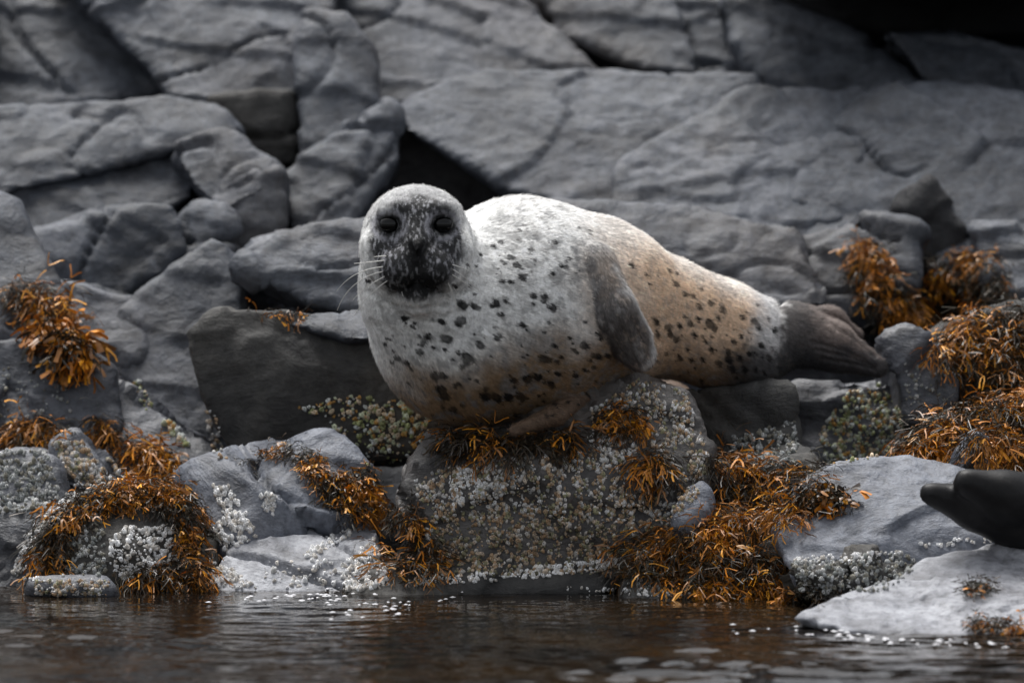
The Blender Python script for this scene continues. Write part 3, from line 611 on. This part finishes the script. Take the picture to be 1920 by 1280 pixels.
REG = [([(1105,770),(1200,708),(1290,735),(1300,780),(1230,760),(1180,800),(1110,830)], 230, 3.2, 6, 'mix'), ([(775,900),(860,870),(1010,855),(1090,850),(1090,960),(800,980)], 620, 3.5, 6.5, 'mix'), ([(800,960),(1230,940),(1225,1075),(800,1080)], 950, 3.5, 6.5, 'tan'), ([(1080,860),(1180,800),(1220,900),(1190,990),(1090,970)], 300, 3.5, 6.5, 'mix'),
 ([(1190,770),(1230,725),(1285,740),(1330,850),(1310,930),(1250,990),(1215,960),(1255,900),(1230,850)], 520, 3, 6.5, 'mix'), ([(840,890),(930,870),(960,920),(850,960)], 160, 4, 7, 'white'), ([(1100,820),(1140,790),(1190,850),(1130,880)], 80, 4, 6, 'white'),
 ([(205,1010),(240,985),(330,985),(352,1060),(240,1090),(208,1070)], 210, 4, 8, 'white'), ([(20,1080),(50,1000),(110,940),(150,900),(160,915),(110,980),(70,1090)], 190, 4, 7, 'white'), ([(105,990),(190,960),(200,1080),(100,1080)], 200, 4, 7, 'dull'), ([(65,1088),(205,1088),(205,1115),(65,1115)], 170, 3, 6, 'mix'),
 ([(398,908),(430,912),(460,960),(480,1005),(425,1035),(392,990),(420,970)], 200, 4, 8, 'white'), ([(490,918),(522,930),(512,965),(488,950)], 36, 4, 7, 'white'),
 ([(565,1042),(620,1005),(660,985),(655,1005),(585,1046)], 55, 4, 8, 'white'), ([(392,1050),(440,1070),(490,1110),(400,1122)], 120, 3, 7, 'white'), ([(640,1060),(700,1010),(730,1095),(640,1118)], 150, 3, 8, 'white'), ([(500,1050),(640,1040),(640,1120),(480,1125)], 50, 3, 8, 'white'),
 ([(-10,845),(90,845),(115,950),(-10,965)], 330, 4, 8, 'dull'), ([(95,828),(150,825),(195,880),(245,930),(200,945),(130,890)], 230, 4, 8, 'mix'), ([(0,680),(120,720),(150,820),(0,830)], 50, 4, 7, 'dull'),
 ([(245,715),(262,715),(290,765),(275,770)], 18, 4, 7, 'green'), ([(300,785),(325,790),(362,838),(335,835)], 26, 4, 8, 'green'), ([(385,770),(405,770),(425,860),(400,860)], 26, 4, 8, 'mix'), ([(190,840),(215,850),(240,890),(220,890)], 16, 4, 8, 'mix'), ([(255,840),(280,830),(300,880),(280,885)], 16, 4, 8, 'white'),
 ([(555,765),(640,742),(800,745),(815,800),(760,860),(690,880),(665,830),(600,780)], 190, 4, 8, 'green'), ([(680,760),(790,750),(800,800),(700,850)], 70, 5, 9, 'green'),
 ([(1535,810),(1590,735),(1650,720),(1690,770),(1700,850),(1550,872)], 330, 3.5, 7, 'green'), ([(1375,820),(1490,790),(1500,875),(1370,880)], 190, 4, 7, 'dull'), ([(1690,680),(1790,690),(1790,750),(1700,760)], 34, 4, 6, 'dull'),
 ([(1485,1055),(1700,1038),(1725,1058),(1660,1110),(1500,1112)], 280, 4, 7.5, 'dull'), ([(1488,1045),(1690,1030),(1690,1048),(1490,1062)], 70, 4, 7, 'white'), ([(1725,1015),(1880,1003),(1880,1015),(1730,1028)], 16, 4, 7, 'white'),
 ([(1060,1100),(1300,1105),(1460,1120),(1440,1142),(1200,1142),(1060,1118)], 170, 3, 6, 'white'), ([(930,1080),(1010,1060),(1175,1043),(1180,1056),(1000,1085)], 170, 3, 7, 'white'), ([(780,1085),(930,1072),(930,1088),(780,1100)], 60, 3, 6, 'white'),
 ([(1170,1060),(1450,1080),(1450,1120),(1180,1115)], 110, 3, 6, 'dull')]
rng = random.Random(11); bulk = {}; singles = 0
for poly, cnt, r0, r1, pal in REG:
    for (x, y) in sample(poly, int(cnt*(3.0 if r0 < 4 else 2.2)), rng):
        h = cast(x, y)
        if h is None: continue
        l, nn, ob = h
        cntr = float(perlin(np.array([[x/16., y/16., 3.]]), 81)[0])
        if cntr < -.22: continue
        if ob is F4 and float(perlin(np.array([[x/15., y/55., 8.]]), 82)[0]) < -.26: continue
        if l.z < .005: continue
        r = (r0-1.2+(r1+.8-r0+1.2)*rng.random()**2.4)*S(l.y)*.72; c = np.array(rng.choice(PAL[pal]))*rng.uniform(.85, 1.45)
        nn = (nn+Vector((0, -.2, .35))).normalized()
        g = barnacle_geo(l, nn, r, r*rng.uniform(.6, 1.7), rng)
        cc = np.concatenate([np.tile(c*f, (7, 1)) for f in (.7, 1, 1.1, .75, .3)]).clip(0, .85)
        if r1 >= 7.5 and pal in ('white', 'green', 'mix') and r > .88*r1*S(l.y)*.72 and singles < 130:
            q = np.array(g); bs = np.array(l); so_ = link('barnacle', mesh_np('barnacle', q-bs, BF, cc), M_BARN, ob)
            so_.location = Vector(bs)-ob.location; singles += 1
        else:
            b_ = bulk.setdefault(ob.name, [[], [], ob]); b_[0].append(np.array(g)); b_[1].append(cc)
for nm, (gs, cs, ob) in bulk.items():
    loc = np.array(ob.location); k = len(gs); FF = (np.array(BF)[None]+35*np.arange(k)[:, None, None]).reshape(-1, 4)
    o = link('barnacle_crust', mesh_np('barnacle_crust', np.concatenate(gs)-loc, FF, np.concatenate(cs)), M_BARN, ob); tag(o, kind='stuff')

# ------------------------------------------------------------ seaweed
def off_rock(p, m):
    l, nn, i, d = TREE.find_nearest(p, .15)
    if l is None: return p, None
    s = (p-l).dot(nn)
    if s < m: return l+nn*m, nn
    return p, nn
def frond(l, nn, L, wd, rng, lift):
    """a forking strap: lists of (left,right) strips"""
    d = (nn*lift+Vector((rng.gauss(0, .6), rng.gauss(-.15, .35), rng.gauss(-.1, .35)))).normalized()
    strips = []; seg = L/7; p = Vector(l); side0 = Vector((rng.gauss(0, 1), rng.gauss(0, .5), rng.gauss(0, .6)))
    def grow(p, d, n, w0, w1, m):
        pts = []
        for i in range(n+1):
            s = d.cross(side0); 
            if s.length < 1e-4: s = d.orthogonal()
            s.normalize(); f = i/n; wv = w0+(w1-w0)*f
            pts.append((p-s*wv/2, p+s*wv/2))
            d = (d+Vector((rng.gauss(0, .26), rng.gauss(0, .16), -.22+rng.gauss(0, .16)))).normalized(); p = p+d*seg
            p, _ = off_rock(p, m)
        return pts, p, d
    m = rng.uniform(.002, .014)
    st, p2, d2 = grow(p, d, 4, wd*.45, wd*.8, m); strips.append((st, 0, .6))
    for sgn in (-1, 1):
        dv = (d2+Vector((sgn*.5, rng.gauss(0, .2), rng.gauss(0, .3)))).normalized()
        st, _, _ = grow(p2, dv, 3, wd*.8, wd*rng.uniform(.5, 1.1), m); strips.append((st, .6, 1))
    return strips
DARK = [(.024,.015,.009),(.038,.023,.011),(.02,.017,.01),(.055,.033,.014),(.032,.028,.014)]
ORG = [(.66,.24,.012),(.74,.32,.018),(.52,.18,.012),(.38,.15,.025),(.26,.11,.025)]
def strips_mesh(fl):
    Vv = []; Ff = []; Cc = []
    for strips, c0, c1 in fl:
        for st, f0, f1 in strips:
            b = len(Vv)
            for i, (a_, b_) in enumerate(st):
                f = f0+(f1-f0)*i/(len(st)-1); Vv += [tuple(a_), tuple(b_)]; cc = np.array(c0)*(1-f)+np.array(c1)*f; Cc += [cc, cc]
            Ff += [[b+2*i, b+2*i+1, b+2*i+3, b+2*i+2] for i in range(len(st)-1)]
    return np.array(Vv), np.array(Ff), np.array(Cc)
def clump(label, poly, cnt, org, L=(.045, .10), wd=(.0020, .0042), seed=0, lift=.5, singles=8, bright=None):
    rng = random.Random(100+seed); fl = []; one = []
    for (x, y) in sample(poly, cnt, rng):
        h = cast(x, y)
        if h is None: continue
        l, nn, ob = h
        big = rng.random() < org
        # orange comes in patches
        pn = float(perlin(np.array([[x/45., y/45., seed]]), 61)[0]); big = rng.random() < np.clip(org*.6+pn*2.8, .02, .97)
        c0 = np.array(rng.choice(DARK))*rng.uniform(.7, 1.3)
        c1 = np.array(rng.choice(ORG))*rng.uniform(.6, 1.15) if big else np.array(rng.choice(DARK))*rng.uniform(.6, 1.6)
        if big: c0 = c0*.25+c1*.65
        sc = S(l.y)/.00125
        f = (frond(l, nn, rng.uniform(*L)*sc, rng.uniform(*wd)*(1.35 if big else .8)*sc, rng, lift), c0, c1)
        if big and len(one) < singles and rng.random() < .3: one.append(f)
        else: fl.append(f)
    if not fl: print('EMPTY', label); return
    Vv, Ff, Cc = strips_mesh(fl); base = np.array([Vv[:,0].mean(), Vv[:,1].mean(), Vv[:,2].min()])
    e = bpy.data.objects.new('seaweed', None); COL.objects.link(e); e.location = base; tag(e, label, 'seaweed')
    o = link('frond_mass', mesh_np('frond_mass', Vv-base, Ff, Cc), M_WEED, e); tag(o, kind='stuff')
    for f in one:
        a_, b_, c_ = strips_mesh([f]); link('frond', mesh_np('frond', a_-base, b_, c_*1.2), M_WEED, e)
CL = [
 ('arch of orange-tipped brown seaweed over the dark waterline rock', [(140,930),(250,898),(345,905),(380,960),(388,1040),(350,1050),(330,975),(270,945),(200,955),(150,985)], 560, .5, dict(L=(.025,.06))),
 ('thin dark seaweed strands hanging beside the seaweed arch', [(95,960),(140,940),(125,1000),(100,1060),(78,1060)], 110, .2, {}),
 ('drooping dark seaweed trailing into water below the arch', [(240,1060),(380,1050),(385,1095),(250,1105)], 190, .3, {}),
 ('thick tuft of orange seaweed between the pale slab and barnacle-covered rock', [(605,890),(690,878),(705,925),(770,955),(785,990),(720,985),(640,965),(605,940)], 480, .65, dict(L=(.02,.055))),
 ('brown seaweed draped over the ridge of the peaked grey rock', [(450,865),(540,830),(600,850),(608,905),(575,895),(545,850),(460,872)], 130, .3, dict(L=(.02,.05))),
 ('dark seaweed fringe beneath the spotted seal chest', [(830,805),(960,825),(1080,800),(1080,835),(960,850),(840,845)], 260, .05, {}),
 ('brown seaweed tuft below the tucked lower flipper', [(1115,765),(1195,760),(1200,815),(1130,820)], 110, .12, dict(L=(.025,.06))),
 ('small round seaweed tuft on the barnacle-covered rock', [(1205,850),(1245,855),(1245,885),(1208,885)], 70, .15, {}),
 ('brown seaweed swept beside the barnacle-covered rock', [(1320,850),(1400,860),(1430,900),(1340,890)], 150, .25, {}),
 ('dark tangled seaweed beside the blue-grey boulder', [(1340,905),(1450,880),(1540,865),(1530,920),(1470,985),(1350,985)], 480, .35, {}),
 ('bright orange fronds lying on the blue-grey boulder', [(1500,925),(1560,915),(1590,940),(1540,955)], 60, .95, dict(wd=(.006,.011), L=(.04,.07), singles=14)),
 ('wide orange and brown seaweed blanket at the waterline', [(1170,1010),(1240,985),(1330,985),(1450,1040),(1460,1080),(1330,1105),(1180,1080)], 760, .5, dict(singles=20)),
 ('rusty seaweed strip at the waterline below the blue-grey boulder', [(1330,1095),(1480,1095),(1590,1105),(1540,1135),(1340,1130)], 260, .5, dict(L=(.03,.06))),
 ('lower mound of orange-brown seaweed above the blue-grey boulder', [(1695,850),(1740,775),(1860,742),(1935,725),(1935,870),(1870,850),(1800,820),(1770,860)], 800, .45, dict(singles=14)),
 ('higher mound of brown seaweed hanging over the dark rock', [(1745,640),(1810,605),(1935,570),(1935,720),(1850,700),(1770,690)], 620, .4, {}),
 ('blurred rusty seaweed on the ledge behind the flipper tips', [(1600,450),(1640,450),(1680,520),(1780,590),(1740,610),(1610,560)], 300, .3, dict(L=(.03,.07))),
 ('blurred dark seaweed in the notch of the rock face', [(1740,480),(1850,470),(1910,560),(1840,600),(1760,590)], 300, .25, dict(L=(.03,.07))),
 ('bright orange seaweed spray on the grey ledge', [(70,600),(130,600),(165,650),(150,675),(90,640)], 110, .85, dict(wd=(.006,.010))),
 ('dim brown seaweed trailing along the grey ledge', [(20,530),(90,530),(140,580),(60,590),(10,560)], 110, .25, {}),
 ('blurred orange seaweed patch above the barnacle-crusted rock', [(20,790),(95,785),(105,825),(30,830)], 130, .7, {}),
 ('thin brown seaweed on top of the dark boulder', [(455,560),(500,555),(580,580),(560,600),(470,585)], 45, .35, dict(L=(.02,.045))),
 ('dark seaweed in the cleft beside the peaked grey rock', [(160,780),(190,780),(210,810),(300,840),(340,870),(320,890),(280,860)], 140, .35, {}),
 ('little brown tuft growing on the upper pale slab', [(1805,1100),(1858,1098),(1858,1120),(1808,1122)], 60, .1, dict(L=(.02,.045), lift=1.4)),
 ('small dark tuft at the edge of the lower pale slab', [(1815,1165),(1915,1172),(1915,1192),(1825,1186)], 100, .2, dict(L=(.02,.045), lift=1.2)),
 ('dark seaweed curtain between the pale slab and seal rock', [(700,1020),(820,1000),(825,1070),(720,1075)], 200, .1, {}),
]
for i, (lb, poly, cnt, org, kw) in enumerate(CL): clump(lb, poly, int(cnt*3.2), org, seed=i, **kw)

# ------------------------------------------------------------ water
def water():
    xs = np.unique(np.concatenate([np.linspace(-60, -1.7, 40), np.arange(-1.7, 1.7, .013), np.linspace(1.7, 60, 40)]))
    ys = np.unique(np.concatenate([np.linspace(-120, -2.6, 40), np.arange(-2.6, 1.3, .013), np.linspace(1.3, 2.0, 6)]))
    X, Yg = np.meshgrid(xs, ys); x, y = X.ravel(), Yg.ravel(); z = np.zeros(len(x)); r = np.random.RandomState(3)
    wx = perlin(np.stack([x*1.3, y*1.3, 0*x], 1), 71)*.25; wy = perlin(np.stack([x*1.3, y*1.3, 0*x+5], 1), 72)*.25
    for lam, am, k in ((.30, .0008, 3), (.16, .0008, 5), (.09, .0009, 6), (.05, .0006, 7)):
        for _ in range(k):
            an = r.normal(math.pi/2, .42); ph = r.uniform(0, 6.28); l = lam*r.uniform(.8, 1.25)
            z += am*np.sin(2*math.pi/l*((x+wx)*math.cos(an)+(y+wy)*math.sin(an))+ph)
    patch = .35+.65*sstep(-.15, .4, perlin(np.stack([x*.8, y*.8, 0*x+9], 1), 73))
    calm = 1-.75*sstep(-.6, .2, y)
    z = z*patch*calm*1.3
    z += .0064*np.sin(2*math.pi/.19*(y+.03*x+.12*wx))*np.exp(-((x-.62)/.40)**2-((y+1.62)/.24)**2)
    P = np.stack([x, y, z], 1); nx, ny = len(xs), len(ys); i = np.arange(nx*ny).reshape(ny, nx)
    Fq = np.stack([i[:-1,:-1], i[:-1,1:], i[1:,1:], i[1:,:-1]], -1).reshape(-1, 4)
    m, t, b = nodes('sea_water')
    geo = t.nodes.new('ShaderNodeNewGeometry'); n = N(t, 'ShaderNodeTexNoise', Scale=2.2, Detail=4); t.links.new(geo.outputs['Position'], n.inputs['Vector'])
    rp = ramp(t, n.outputs[0], [(.4, (.004,.004,.004)), (.6, (.016,.010,.005))]); t.links.new(rp.outputs[0], b.inputs['Base Color'])
    b.inputs['Roughness'].default_value = .04; b.inputs['IOR'].default_value = 1.33
    n2 = N(t, 'ShaderNodeTexNoise', Scale=28, Detail=3); t.links.new(geo.outputs['Position'], n2.inputs['Vector'])
    bp = N(t, 'ShaderNodeBump', Strength=.12, Distance=.01); t.links.new(n2.outputs[0], bp.inputs['Height']); t.links.new(bp.outputs[0], b.inputs['Normal'])
    o = link('water', mesh_np('water', P, Fq), m); tag(o, kind='structure')
water()
def glints():  # small white flecks added as light glints on the water
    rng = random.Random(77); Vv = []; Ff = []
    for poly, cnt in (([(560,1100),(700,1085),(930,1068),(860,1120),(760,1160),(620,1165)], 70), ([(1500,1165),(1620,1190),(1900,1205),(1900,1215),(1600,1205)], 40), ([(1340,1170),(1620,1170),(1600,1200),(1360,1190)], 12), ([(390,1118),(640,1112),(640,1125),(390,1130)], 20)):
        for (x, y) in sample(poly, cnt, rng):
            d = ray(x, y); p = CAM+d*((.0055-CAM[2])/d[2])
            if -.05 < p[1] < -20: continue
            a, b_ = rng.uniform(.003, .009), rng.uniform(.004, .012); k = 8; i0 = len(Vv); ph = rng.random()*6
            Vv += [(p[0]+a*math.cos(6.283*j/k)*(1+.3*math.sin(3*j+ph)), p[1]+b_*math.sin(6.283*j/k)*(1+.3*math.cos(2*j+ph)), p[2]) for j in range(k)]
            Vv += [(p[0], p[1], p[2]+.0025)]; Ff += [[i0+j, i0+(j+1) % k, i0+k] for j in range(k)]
    o = link('glints', mesh_np('glints', np.array(Vv), np.array(Ff)), flat_mat('glints', (.5,.5,.52), .5)); tag(o, 'scattered white flecks standing in for glints along the water edge', 'glints', kind='stuff')
glints()
print('TRIS', sum(len(o.data.polygons)*2 for o in bpy.data.objects if o.type == 'MESH'))
